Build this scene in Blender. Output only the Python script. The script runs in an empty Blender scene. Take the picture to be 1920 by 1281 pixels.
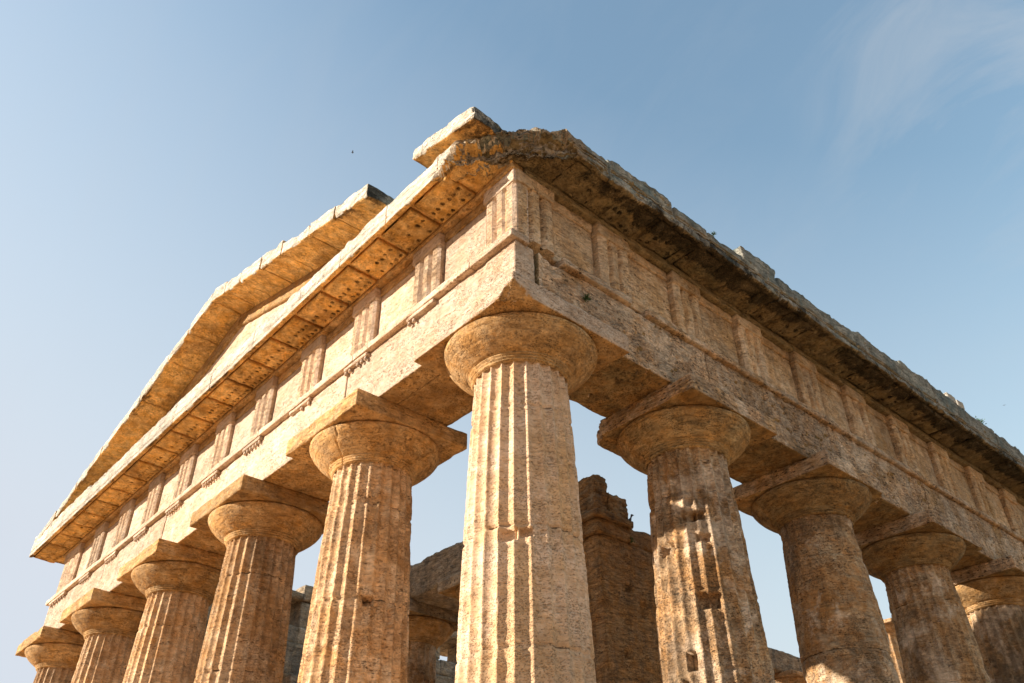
import bpy, math
import numpy as np
from mathutils import Matrix, Vector

# ------------------------------------------------------------------ camera, world, sun
C = bpy.context.scene
COL = C.collection
CAM = (8.6509, -7.8399, 0.3189)
YAW, PITCH, ROLL, FPX = 2.4173, 0.6316, -0.0089, 1593.346
fw = Vector((math.cos(PITCH)*math.cos(YAW), math.cos(PITCH)*math.sin(YAW), math.sin(PITCH)))
rt = fw.cross(Vector((0, 0, 1))).normalized(); up = rt.cross(fw)
r2 = rt*math.cos(ROLL)+up*math.sin(ROLL); u2 = up*math.cos(ROLL)-rt*math.sin(ROLL)
cd = bpy.data.cameras.new('camera'); cam = bpy.data.objects.new('camera', cd); COL.objects.link(cam)
M = Matrix((r2, u2, -fw)).transposed().to_4x4(); M.translation = Vector(CAM); cam.matrix_world = M
cd.sensor_width = 36.0; cd.lens = 36.0*FPX/1920.0; cd.clip_start = 0.05; cd.clip_end = 5000
C.camera = cam

SUN_EL, SUN_AZ = math.radians(20.4), math.radians(-126)
W = bpy.data.worlds.new('World'); C.world = W; W.use_nodes = True
nt = W.node_tree; N = nt.nodes; L = nt.links
bg = N['Background']
sky = N.new('ShaderNodeTexSky'); sky.sky_type = 'NISHITA'; sky.sun_disc = False
sky.sun_elevation = SUN_EL; sky.sun_rotation = math.radians(216)
sky.air_density = 1.9; sky.dust_density = 1.0; sky.ozone_density = 2.4
# thin cirrus in the sky, laid out by direction
tc = N.new('ShaderNodeTexCoord')
mp = N.new('ShaderNodeMapping'); mp.inputs['Rotation'].default_value = (0.3, 0.5, 0.9); mp.inputs['Scale'].default_value = (2.6, 8.0, 3.4)
L.new(tc.outputs['Generated'], mp.inputs['Vector'])
n1 = N.new('ShaderNodeTexNoise'); n1.inputs['Scale'].default_value = 1.6; n1.inputs['Detail'].default_value = 9; n1.inputs['Roughness'].default_value = .62; n1.inputs['Distortion'].default_value = .6
L.new(mp.outputs[0], n1.inputs['Vector'])
cdir = (fw+r2*((1960-960)/FPX)-u2*((120-640.5)/FPX)).normalized()      # the part of the sky that holds the wisps
dp_ = N.new('ShaderNodeVectorMath'); dp_.operation = 'DOT_PRODUCT'; L.new(tc.outputs['Generated'], dp_.inputs[0]); dp_.inputs[1].default_value = cdir
mr = N.new('ShaderNodeMapRange'); mr.inputs['From Min'].default_value = .44; mr.inputs['From Max'].default_value = .72; L.new(n1.outputs['Fac'], mr.inputs['Value'])
mr2 = N.new('ShaderNodeMapRange'); mr2.inputs['From Min'].default_value = .972; mr2.inputs['From Max'].default_value = .998; mr2.inputs['To Min'].default_value = .14; L.new(dp_.outputs['Value'], mr2.inputs['Value'])
mu = N.new('ShaderNodeMath'); mu.operation = 'MULTIPLY'; L.new(mr.outputs[0], mu.inputs[0]); L.new(mr2.outputs[0], mu.inputs[1])
mu2 = N.new('ShaderNodeMath'); mu2.operation = 'MULTIPLY'; mu2.inputs[1].default_value = .50; L.new(mu.outputs[0], mu2.inputs[0])
def wm(op, a, b_):
    q = N.new('ShaderNodeMath'); q.operation = op
    for i_, v_ in enumerate((a, b_)):
        if isinstance(v_, (int, float)): q.inputs[i_].default_value = v_
        else: L.new(v_, q.inputs[i_])
    return q
sx = N.new('ShaderNodeSeparateXYZ'); L.new(tc.outputs['Generated'], sx.inputs[0])
sdn = N.new('ShaderNodeVectorMath'); sdn.operation = 'DOT_PRODUCT'; L.new(tc.outputs['Generated'], sdn.inputs[0]); sdn.inputs[1].default_value = (math.cos(SUN_AZ), math.sin(SUN_AZ), 0)
hz = wm('ADD', wm('MULTIPLY_ADD', sx.outputs['Z'], -1.6).outputs[0], wm('MULTIPLY', sdn.outputs['Value'], .55).outputs[0])   # pale air: thicker low down and towards the sun
hz.inputs[0].links[0].from_node.inputs[2].default_value = 1.35
hz.use_clamp = True
hm = N.new('ShaderNodeMix'); hm.data_type = 'RGBA'; L.new(hz.outputs[0], hm.inputs['Factor']); L.new(sky.outputs[0], hm.inputs[6]); hm.inputs[7].default_value = (2.95, 3.15, 3.55, 1)   # pale haze low in the sky
mx = N.new('ShaderNodeMix'); mx.data_type = 'RGBA'; L.new(mu2.outputs[0], mx.inputs['Factor']); L.new(hm.outputs[2], mx.inputs[6]); mx.inputs[7].default_value = (2.5, 2.6, 2.8, 1)
tn = N.new('ShaderNodeMix'); tn.data_type = 'RGBA'; tn.blend_type = 'MULTIPLY'; tn.inputs[0].default_value = 1; L.new(mx.outputs[2], tn.inputs[6]); tn.inputs[7].default_value = (1.07, 1.09, 1.08, 1)
L.new(tn.outputs[2], bg.inputs['Color']); bg.inputs['Strength'].default_value = 0.1

sd = bpy.data.lights.new('sun', 'SUN'); sd.energy = 5.0; sd.angle = math.radians(.53); sd.color = (1.0, .90, .78)
so = bpy.data.objects.new('sun', sd); COL.objects.link(so)
sv = Vector((math.cos(SUN_EL)*math.cos(SUN_AZ), math.cos(SUN_EL)*math.sin(SUN_AZ), math.sin(SUN_EL)))
so.rotation_euler = sv.to_track_quat('Z', 'Y').to_euler(); so.location = sv*60
C.view_settings.view_transform = 'Standard'; C.view_settings.look = 'None'
C.view_settings.exposure = 1.13; C.view_settings.gamma = 1; C.view_settings.use_curve_mapping = False
C.render.engine = 'CYCLES'; C.cycles.max_bounces = 8; C.cycles.diffuse_bounces = 5; C.cycles.use_denoising = True

# ------------------------------------------------------------------ noise in numpy
_perm = np.random.RandomState(7).permutation(256); _perm = np.concatenate([_perm, _perm, _perm])
_val = np.random.RandomState(11).uniform(-1, 1, 256)
def vn(P, seed=0):
    P = P + (seed*17.31, seed*5.77, seed*9.13)
    I = np.floor(P).astype(np.int64); F = P-I; F = F*F*(3-2*F); I &= 255
    x, y, z = I[:, 0], I[:, 1], I[:, 2]
    def h(a, b, c): return _val[_perm[_perm[_perm[(x+a) & 255]+((y+b) & 255)]+((z+c) & 255)]]
    fx, fy, fz = F[:, 0], F[:, 1], F[:, 2]
    a = h(0,0,0)*(1-fx)+h(1,0,0)*fx; b = h(0,1,0)*(1-fx)+h(1,1,0)*fx
    c = h(0,0,1)*(1-fx)+h(1,0,1)*fx; d = h(0,1,1)*(1-fx)+h(1,1,1)*fx
    return (a*(1-fy)+b*fy)*(1-fz)+(c*(1-fy)+d*fy)*fz
def fbm(P, freq, octv=3, seed=0, rough=.5):
    P = P*np.asarray(freq, float); s = 0; a = 1; t = 0
    for o in range(octv):
        s = s+a*vn(P*(2.03**o), seed+o); t += a; a *= rough
    return s/t
def sstep(x, a, b):
    t = np.clip((x-a)/(b-a), 0, 1); return t*t*(3-2*t)

# ------------------------------------------------------------------ mesh helpers
def mesh_obj(name, V, F, mat, parent=None, smooth=True, attrs=None, props=None):
    me = bpy.data.meshes.new(name)
    V = np.asarray(V, np.float32)
    if isinstance(F, np.ndarray) and F.ndim == 2:
        k = F.shape[1]; nf = len(F)
        me.vertices.add(len(V)); me.vertices.foreach_set('co', V.ravel())
        me.loops.add(nf*k); me.loops.foreach_set('vertex_index', F.astype(np.int32).ravel())
        me.polygons.add(nf); me.polygons.foreach_set('loop_start', np.arange(0, nf*k, k, dtype=np.int32))
        me.polygons.foreach_set('loop_total', np.full(nf, k, np.int32))
        me.update(calc_edges=True)
    else:
        me.from_pydata(V.tolist(), [], [tuple(f) for f in F]); me.update()
    me.polygons.foreach_set('use_smooth', np.full(len(me.polygons), smooth))
    for an, av in (attrs or {}).items():
        at = me.attributes.new(an, 'FLOAT', 'POINT'); at.data.foreach_set('value', np.asarray(av, np.float32))
    me.materials.append(mat)
    o = bpy.data.objects.new(name, me); COL.objects.link(o)
    if parent is not None: o.parent = parent
    for k_, v in (props or {}).items(): o[k_] = v
    return o
def lin(a, b, cell):
    n = max(1, int(math.ceil(abs(b-a)/cell))); return np.linspace(a, b, n+1)
def grid_box(xs, ys, zs):
    """welded surface grid of a box given its coordinate lines"""
    xs, ys, zs = map(np.asarray, (xs, ys, zs)); nx, ny, nz = len(xs), len(ys), len(zs)
    Fs = []
    def ids(I, J, K): return (I*ny+J)*nz+K
    def face(A, B, mk, flip):
        a, b = np.meshgrid(np.arange(A), np.arange(B), indexing='ij'); g = mk(a, b)
        q = np.stack([g[:-1, :-1], g[1:, :-1], g[1:, 1:], g[:-1, 1:]], -1).reshape(-1, 4)
        Fs.append(q[:, ::-1] if flip else q)
    z0 = lambda a: np.zeros_like(a)
    face(nx, ny, lambda a, b: ids(a, b, z0(a)), True); face(nx, ny, lambda a, b: ids(a, b, z0(a)+nz-1), False)
    face(nx, nz, lambda a, b: ids(a, z0(a), b), False); face(nx, nz, lambda a, b: ids(a, z0(a)+ny-1, b), True)
    face(ny, nz, lambda a, b: ids(z0(a), a, b), True); face(ny, nz, lambda a, b: ids(z0(a)+nx-1, a, b), False)
    F = np.concatenate(Fs); u, inv = np.unique(F, return_inverse=True); F = inv.reshape(-1, 4)
    I = u//(ny*nz); J = (u//nz) % ny; K = u % nz
    return np.stack([xs[I], ys[J], zs[K]], -1).astype(float), F
def rounded(P, lo, hi, r):
    """pull a box surface in to a rounded box whose radius r varies; returns points and outward directions"""
    lo = np.asarray(lo, float); hi = np.asarray(hi, float); r = np.minimum(r, .48*np.min(hi-lo))[:, None]
    q = np.clip(P, lo+r, hi-r); d = P-q; l = np.linalg.norm(d, axis=1, keepdims=True)+1e-9; n = d/l
    return q+r*n, n
def block(name, x, y, z, cell, mat, parent=None, r0=.008, chip=.05, thr=.15, cf=2.5, amp=.006, af=6, big=0.0, bf=1.2,
          seed=0, xs=None, ys=None, zs=None, pre=None, post=None, props=None, strata=.0, lift=None, attrs=None, under=None, pit=0.0, end_shade_mat=None):
    """a weathered ashlar block: box with chipped edges and uneven faces, in world coordinates (z above the floor)"""
    V, F = grid_box(lin(*x, cell) if xs is None else xs, lin(*y, cell) if ys is None else ys, lin(*z, cell) if zs is None else zs)
    lo = (x[0], y[0], z[0]); hi = (x[1], y[1], z[1])
    e = fbm(V, cf, 3, seed+3); r = r0+chip*np.clip(e-thr, 0, 1)*2.2
    P, n = rounded(V, lo, hi, r)
    d = amp*fbm(V, af, 3, seed+9)
    if big: d = d+big*fbm(V, bf, 3, seed+21)
    if strata: d = d-strata*np.clip(fbm(V, (2.5, 2.5, 22), 3, seed+31)-.1, 0, 1)*2
    if pit: d = d-pit*np.clip(fbm(V, (9, 9, 13), 2, seed+51)-.22, 0, 1)*sstep(fbm(V, .8, 2, seed+55), -.35, .2)
    if pre is not None: d = d+pre(V)
    P = P+n*d[:, None]
    if post is not None: P = post(V, P)
    o = mesh_obj(name, P, F, mat, parent, attrs={k: f(V) for k, f in (attrs or {}).items()}, props=props)
    if under is not None:
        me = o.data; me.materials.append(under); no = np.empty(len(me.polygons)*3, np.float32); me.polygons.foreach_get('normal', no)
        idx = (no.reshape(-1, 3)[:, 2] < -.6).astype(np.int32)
        if end_shade_mat is not None: me.materials.append(end_shade_mat); idx = np.where(no.reshape(-1, 3)[:, 1] < -.75, 2, idx)
        me.polygons.foreach_set('material_index', idx)
    return o

# ------------------------------------------------------------------ materials
def stone(name, ca, cb, cc, dark=(.06, .045, .03), pits=.5, streak=.35, lichen=0.0, lich_col=(.20, .20, .17), crust_shade=False, bump=1.0, bed=1.0, scale=1.0, patina=None, pat_amt=.0, grain=1.0, soot=0.0, cov=(.50, .62), speck=.8, contrast=1.0, pscale=9, soot_col=(.10, .065, .035), light=None, light_amt=.6):
    m = bpy.data.materials.new(name); m.use_nodes = True; t = m.node_tree; n = t.nodes; l = t.links
    b = n['Principled BSDF']; b.inputs['Roughness'].default_value = .92; b.inputs['Specular IOR Level'].default_value = .15
    tc = n.new('ShaderNodeTexCoord')
    def mapping(sc, loc=(0, 0, 0), rot=(0, 0, 0)):
        q = n.new('ShaderNodeMapping'); q.inputs['Scale'].default_value = sc; q.inputs['Location'].default_value = loc; q.inputs['Rotation'].default_value = rot
        l.new(tc.outputs['Object'], q.inputs['Vector']); return q.outputs[0]
    def noise(vec, s, det=5, rough=.6, dist=0):
        q = n.new('ShaderNodeTexNoise'); q.inputs['Scale'].default_value = s; q.inputs['Detail'].default_value = det; q.inputs['Roughness'].default_value = rough; q.inputs['Distortion'].default_value = dist
        l.new(vec, q.inputs['Vector']); return q.outputs['Fac']
    def rng(v, a, b_, c=0, d=1):
        q = n.new('ShaderNodeMapRange'); q.inputs['From Min'].default_value = a; q.inputs['From Max'].default_value = b_; q.inputs['To Min'].default_value = c; q.inputs['To Max'].default_value = d
        l.new(v, q.inputs['Value']); return q.outputs[0]
    def mix(f, a, b_, mode='MIX'):
        q = n.new('ShaderNodeMix'); q.data_type = 'RGBA'; q.blend_type = mode
        for i, v in ((0, f), (6, a), (7, b_)):
            if isinstance(v, (int, float)): q.inputs[i].default_value = v
            elif isinstance(v, tuple): q.inputs[i].default_value = (*v, 1)
            else: l.new(v, q.inputs[i])
        return q.outputs[2]
    def mth(op, a, b_=None):
        q = n.new('ShaderNodeMath'); q.operation = op
        for i, v in enumerate((a, b_)):
            if v is None: continue
            if isinstance(v, (int, float)): q.inputs[i].default_value = v
            else: l.new(v, q.inputs[i])
        return q.outputs[0]
    o1 = mapping((1, 1, 1)); hor = mapping((1, 1, 7)); ver = mapping((3, 3, .45))
    big = noise(o1, .55*scale, 6, .6, .4); mid = noise(o1, 3.2*scale, 6, .65, .3); fine = noise(o1, 38, 4, .7)
    col = mix(rng(big, .36, .64), ca, cb)
    col = mix(rng(mid, .40, .68), col, cc)
    if patina:
        pn = noise(mapping((1, 1, .6), (7, 3, 1)), 1.1, 5, .6, .6)
        col = mix(mth('MULTIPLY', rng(pn, .48, .62), pat_amt), col, patina)
    st = noise(ver, 1.5, 5, .6, .2)
    col = mix(mth('MULTIPLY', rng(st, .52, .74), streak), col, dark)
    bd = noise(hor, 3.0, 6, .62, .5)
    col = mix(mth('MULTIPLY', rng(bd, .55, .68), .42*bed), col, dark)
    # travertine holes: small flattened cells, gathered in patches
    pv = n.new('ShaderNodeTexVoronoi'); pv.inputs['Scale'].default_value = pscale; pv.inputs['Randomness'].default_value = 1; l.new(mapping((1, 1, 2.4)), pv.inputs['Vector'])
    cover = rng(noise(mapping((1, 1, 3), (2, 7, 4)), 1.6, 5, .65, .4), *cov)
    hole = mth('MULTIPLY', rng(mth('ADD', pv.outputs['Distance'], mth('MULTIPLY', fine, .25)), .45, .32), cover)
    pv2 = n.new('ShaderNodeTexVoronoi'); pv2.inputs['Scale'].default_value = 26; l.new(mapping((1, 1, 1.8), (3, 1, 2)), pv2.inputs['Vector'])
    hole2 = mth('MULTIPLY', rng(mth('ADD', pv2.outputs['Distance'], mth('MULTIPLY', fine, .3)), .52, .36), rng(noise(o1, 2.1, 4, .6), .40, .55))
    sp = noise(mapping((1, 1, 2.2), (4, 9, 1)), 21, 3, .6, .6)
    spk = mth('MULTIPLY', rng(sp, .60, .66), rng(noise(mapping((1, 1, 1.5), (8, 2, 12)), 1.0, 5, .65, .5), .44, .56, .15, 1))
    spk = mth('MULTIPLY', spk, speck)
    holes = mth('MINIMUM', mth('ADD', mth('ADD', hole, mth('MULTIPLY', hole2, .7)), spk), 1.0)
    col = mix(mth('MULTIPLY', holes, pits), col, dark)
    if light:
        lg = noise(mapping((1, 1, .8), (21, 3, 6)), 1.3, 7, .68, .5)
        col = mix(mth('MULTIPLY', rng(lg, .50, .60), light_amt), col, light)
    if soot:
        sn = noise(mapping((1, 1, .55), (31, 13, 16)), .9, 7, .62, .4); s3 = noise(mapping((1, 1, .8), (3, 43, 6)), 4.5, 6, .7, .4)
        col = mix(mth('MULTIPLY', rng(mth('ADD', mth('MULTIPLY', sn, .65), mth('MULTIPLY', s3, .35)), .47, .60), soot), col, soot_col)
    if lichen:
        ln = noise(mapping((1, 1, .7), (11, 5, 3)), 1.7, 8, .68, .5)
        col = mix(mth('MULTIPLY', rng(ln, .47, .62), lichen), col, lich_col)
        ln2 = noise(mapping((1, 1, 1), (1, 15, 9)), 7, 6, .7, .3)
        col = mix(mth('MULTIPLY', rng(ln2, .58, .68), lichen*.7), col, (.035, .032, .028))
    if crust_shade:
        a = n.new('ShaderNodeAttribute'); a.attribute_name = 'crust_shade'  # one channel: black crust on cornices, painted shade in holes, dark drum joints
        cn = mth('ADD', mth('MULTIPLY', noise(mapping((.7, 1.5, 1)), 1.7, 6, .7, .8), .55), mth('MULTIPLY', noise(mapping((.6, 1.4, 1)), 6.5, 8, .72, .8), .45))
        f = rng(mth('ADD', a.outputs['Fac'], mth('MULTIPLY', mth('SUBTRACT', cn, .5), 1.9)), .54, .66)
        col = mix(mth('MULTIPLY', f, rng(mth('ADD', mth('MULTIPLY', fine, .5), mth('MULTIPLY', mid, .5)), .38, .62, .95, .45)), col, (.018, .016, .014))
    col = mix(rng(fine, .3, .75, 0, .35), col, mix(.5, col, (.75, .7, .6), 'OVERLAY'))
    gr = noise(mapping((1, 1, 1.7), (5, 2, 8)), 13, 6, .72, .3)
    g2 = n.new('ShaderNodeMapRange'); g2.inputs['From Min'].default_value = .32; g2.inputs['From Max'].default_value = .68; g2.inputs['To Min'].default_value = 1-.42*grain; g2.inputs['To Max'].default_value = 1+.30*grain; l.new(gr, g2.inputs['Value'])
    md = noise(mapping((1, 1, 3.6), (2, 14, 7)), 3.4, 7, .68, .5)
    g3 = n.new('ShaderNodeMapRange'); g3.inputs['From Min'].default_value = .36; g3.inputs['From Max'].default_value = .66; g3.inputs['To Min'].default_value = 1.14; g3.inputs['To Max'].default_value = 1-.46*contrast; l.new(md, g3.inputs['Value'])
    v3 = n.new('ShaderNodeVectorMath'); v3.operation = 'SCALE'; l.new(col, v3.inputs[0]); l.new(g3.outputs[0], v3.inputs['Scale']); col = v3.outputs[0]
    gp = rng(noise(mapping((1, 1, 1.3), (9, 4, 2)), 1.3, 4, .6, .4), .38, .60, .18, 1)
    gs = mth('ADD', mth('MULTIPLY', mth('SUBTRACT', g2.outputs[0], 1.0), gp), 1.0)
    vm = n.new('ShaderNodeVectorMath'); vm.operation = 'SCALE'; l.new(col, vm.inputs[0]); l.new(gs, vm.inputs['Scale']); col = vm.outputs[0]; gr = mth('MULTIPLY', gr, gp)
    oi = n.new('ShaderNodeObjectInfo'); vo = n.new('ShaderNodeVectorMath'); vo.operation = 'SCALE'; l.new(col, vo.inputs[0]); l.new(rng(oi.outputs['Random'], 0, 1, .80, 1.12), vo.inputs['Scale']); col = vo.outputs[0]
    l.new(col, b.inputs['Base Color'])
    h = mth('ADD', mth('ADD', mth('MULTIPLY', mid, .35), mth('MULTIPLY', fine, .12)), mth('MULTIPLY', gr, .35))
    h = mth('SUBTRACT', h, mth('MULTIPLY', holes, .55*min(1, pits*1.6)))
    h = mth('SUBTRACT', h, mth('MULTIPLY', rng(bd, .5, .72), .35*bed))
    bp = n.new('ShaderNodeBump'); bp.inputs['Strength'].default_value = .9; bp.inputs['Distance'].default_value = .055*bump
    l.new(h, bp.inputs['Height']); l.new(bp.outputs[0], b.inputs['Normal'])
    return m
PALE = stone('pale_travertine', (.62, .455, .33), (.57, .385, .245), (.66, .52, .40), dark=(.24, .14, .065), pits=.7, streak=.2, bump=1.0, bed=.6, grain=.55, contrast=.4, soot=.22, soot_col=(.40, .24, .11))
GOLD = stone('golden_travertine', (.62, .36, .14), (.52, .27, .085), (.66, .44, .23), dark=(.13, .07, .025), pits=.65, streak=.3, bump=1.0, contrast=.7, soot=.42, soot_col=(.22, .125, .05))
PSHAFT = stone('pale_fluted_travertine', (.62, .43, .29), (.55, .34, .18), (.68, .50, .36), dark=(.19, .115, .055), pits=.55, streak=.2, bump=.8, bed=.5, patina=(.56, .31, .11), pat_amt=.5, grain=.6, contrast=.42, soot=.45, soot_col=(.32, .22, .13), crust_shade=True)
SHAFT = stone('fluted_travertine', (.74, .46, .25), (.66, .35, .14), (.78, .56, .36), dark=(.12, .07, .03), pits=.75, streak=.5, bump=1.0, grain=.9, bed=.7, contrast=.6, soot=.55, soot_col=(.20, .11, .045), patina=(.50, .26, .09), pat_amt=.6, crust_shade=True)
SHAFTD = stone('weathered_travertine', (.64, .38, .18), (.54, .28, .11), (.60, .44, .27), dark=(.09, .055, .03), soot=.75, soot_col=(.15, .095, .05), light=(.92, .70, .50), light_amt=.75, bed=.65, contrast=.6, pits=.85, streak=.6, lichen=.2, bump=1.5, patina=(.50, .24, .07), pat_amt=.7, crust_shade=True)
FLANK = stone('flank_travertine', (.76, .47, .27), (.66, .37, .17), (.76, .53, .34), dark=(.08, .055, .03), pits=.95, pscale=7.5, streak=.55, cov=(.40, .52), speck=1.3, contrast=.75, soot=.42, soot_col=(.16, .12, .08), light=(.90, .68, .48), light_amt=.7, lichen=.28, lich_col=(.27, .26, .22), bump=1.8, patina=(.50, .28, .09), pat_amt=.6)
FLANKT = stone('flank_frieze_travertine', (.74, .47, .26), (.64, .37, .17), (.76, .55, .35), dark=(.10, .065, .035), pits=.7, streak=.45, cov=(.48, .60), speck=.8, soot=.35, soot_col=(.18, .13, .08), light=(.84, .64, .45), light_amt=.5, lichen=.2, bump=1.3, contrast=.5, grain=.7, patina=(.54, .31, .11), pat_amt=.5)
CROWN = stone('bleached_cornice_stone', (.66, .58, .46), (.58, .48, .35), (.70, .64, .54), dark=(.16, .12, .08), pits=.6, streak=.2, bump=1.2, contrast=.6)
SOFF = stone('golden_soffit_stone', (.86, .48, .14), (.72, .36, .085), (.88, .57, .25), dark=(.16, .085, .03), pits=.5, streak=.1, bed=.5, crust_shade=True, bump=1.0, soot=.6, soot_col=(.26, .14, .05))
GREY = stone('lichened_cornice_stone', (.38, .36, .29), (.30, .29, .23), (.50, .46, .38), dark=(.05, .045, .035), pits=.9, streak=.3, lichen=.85, lich_col=(.19, .23, .21), crust_shade=True, bump=2.0)
FSOFF = stone('stained_soffit_stone', (.33, .235, .115), (.26, .175, .08), (.38, .29, .17), dark=(.06, .045, .025), pits=.7, streak=.2, lichen=.35, lich_col=(.20, .19, .11), crust_shade=True, bump=1.9)
DARKW = stone('brown_wall_stone', (.50, .27, .10), (.38, .195, .07), (.44, .29, .15), dark=(.07, .045, .025), pits=.8, streak=.6, lichen=.25, bump=1.9)  # brown stone of the inner walls
GREYW = stone('grey_weathered_stone', (.58, .43, .28), (.48, .34, .20), (.62, .50, .37), dark=(.07, .06, .05), pits=.8, streak=.5, lichen=.6, lich_col=(.17, .17, .15), bump=1.8)
BARE = stone('bare_pinkish_travertine', (.60, .41, .26), (.53, .34, .19), (.62, .47, .32), dark=(.20, .11, .05), pits=.8, streak=.25, bump=1.3)
BROKEN = stone('broken_core_stone', (.50, .38, .25), (.40, .28, .17), (.56, .47, .35), dark=(.10, .07, .04), pits=.9, streak=.3, lichen=.25, bump=2.2)
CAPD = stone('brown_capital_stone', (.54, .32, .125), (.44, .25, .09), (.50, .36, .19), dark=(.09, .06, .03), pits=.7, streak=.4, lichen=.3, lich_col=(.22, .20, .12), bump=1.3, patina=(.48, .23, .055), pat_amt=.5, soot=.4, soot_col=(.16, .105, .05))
def plain(name, col, rough=.8):
    m = bpy.data.materials.new(name); m.use_nodes = True; t = m.node_tree; b = t.nodes['Principled BSDF']
    b.inputs['Roughness'].default_value = rough
    nz = t.nodes.new('ShaderNodeTexNoise'); nz.inputs['Scale'].default_value = 9; nz.inputs['Detail'].default_value = 4
    cr = t.nodes.new('ShaderNodeMix'); cr.data_type = 'RGBA'; cr.inputs[6].default_value = (*[c*.65 for c in col], 1); cr.inputs[7].default_value = (*[min(1, c*1.3) for c in col], 1)
    tcn = t.nodes.new('ShaderNodeTexCoord'); t.links.new(tcn.outputs['Object'], nz.inputs['Vector'])
    t.links.new(nz.outputs['Fac'], cr.inputs[0]); t.links.new(cr.outputs[2], b.inputs['Base Color']); return m
LEAF = plain('leaf_green', (.05, .10, .025)); FEATHER = plain('slate_feather', (.06, .065, .08), .6)
GROUND = plain('dry_grass_ground', (.39, .235, .11), 1.0)
GROUND.node_tree.nodes['Noise Texture'].inputs['Scale'].default_value = .6

# ------------------------------------------------------------------ dimensions
Z0 = 8.88
A, HA, T = 1.292, .352, .826
XS = [0, -4.33, -8.806, -13.282, -17.758, -22.08]
YS = [0, 4.227, 8.607, 12.99, 17.37, 21.75, 26.13, 30.51]
XE = XS[-1]-T; YE = YS[-1]+T
OV = 1.762                      # outer face of the horizontal cornice
ZT0, ZT1, ZF1, ZG0, ZG1 = 1.27, 1.42, 2.95, 3.06, 3.54

temple = bpy.data.objects.new('greek_temple', None); COL.objects.link(temple)
temple['label'] = 'ruined honey-coloured Doric temple with fluted columns under a broken pediment'
temple['category'] = 'temple'

def P3(z): return z+Z0

def cut_corner(cx, cy, sx, sy, d, seed, z0=None):
    """break off the corner (sx, sy) of an abacus along a ragged diagonal"""
    def f(V, P):
        n = np.array([sx, sy])/math.sqrt(2)
        s = (P[:, 0]-cx)*n[0]+(P[:, 1]-cy)*n[1]
        lim = A*math.sqrt(2)-d+.10*fbm(V, 3, 3, seed)+.07*fbm(V, 10, 3, seed+1, .6)
        if z0 is not None: lim = lim+z0(V)
        ex = np.clip(s-lim, 0, 9)
        P = P.copy(); P[:, 0] -= n[0]*ex; P[:, 1] -= n[1]*ex; return P
    return f
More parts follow.
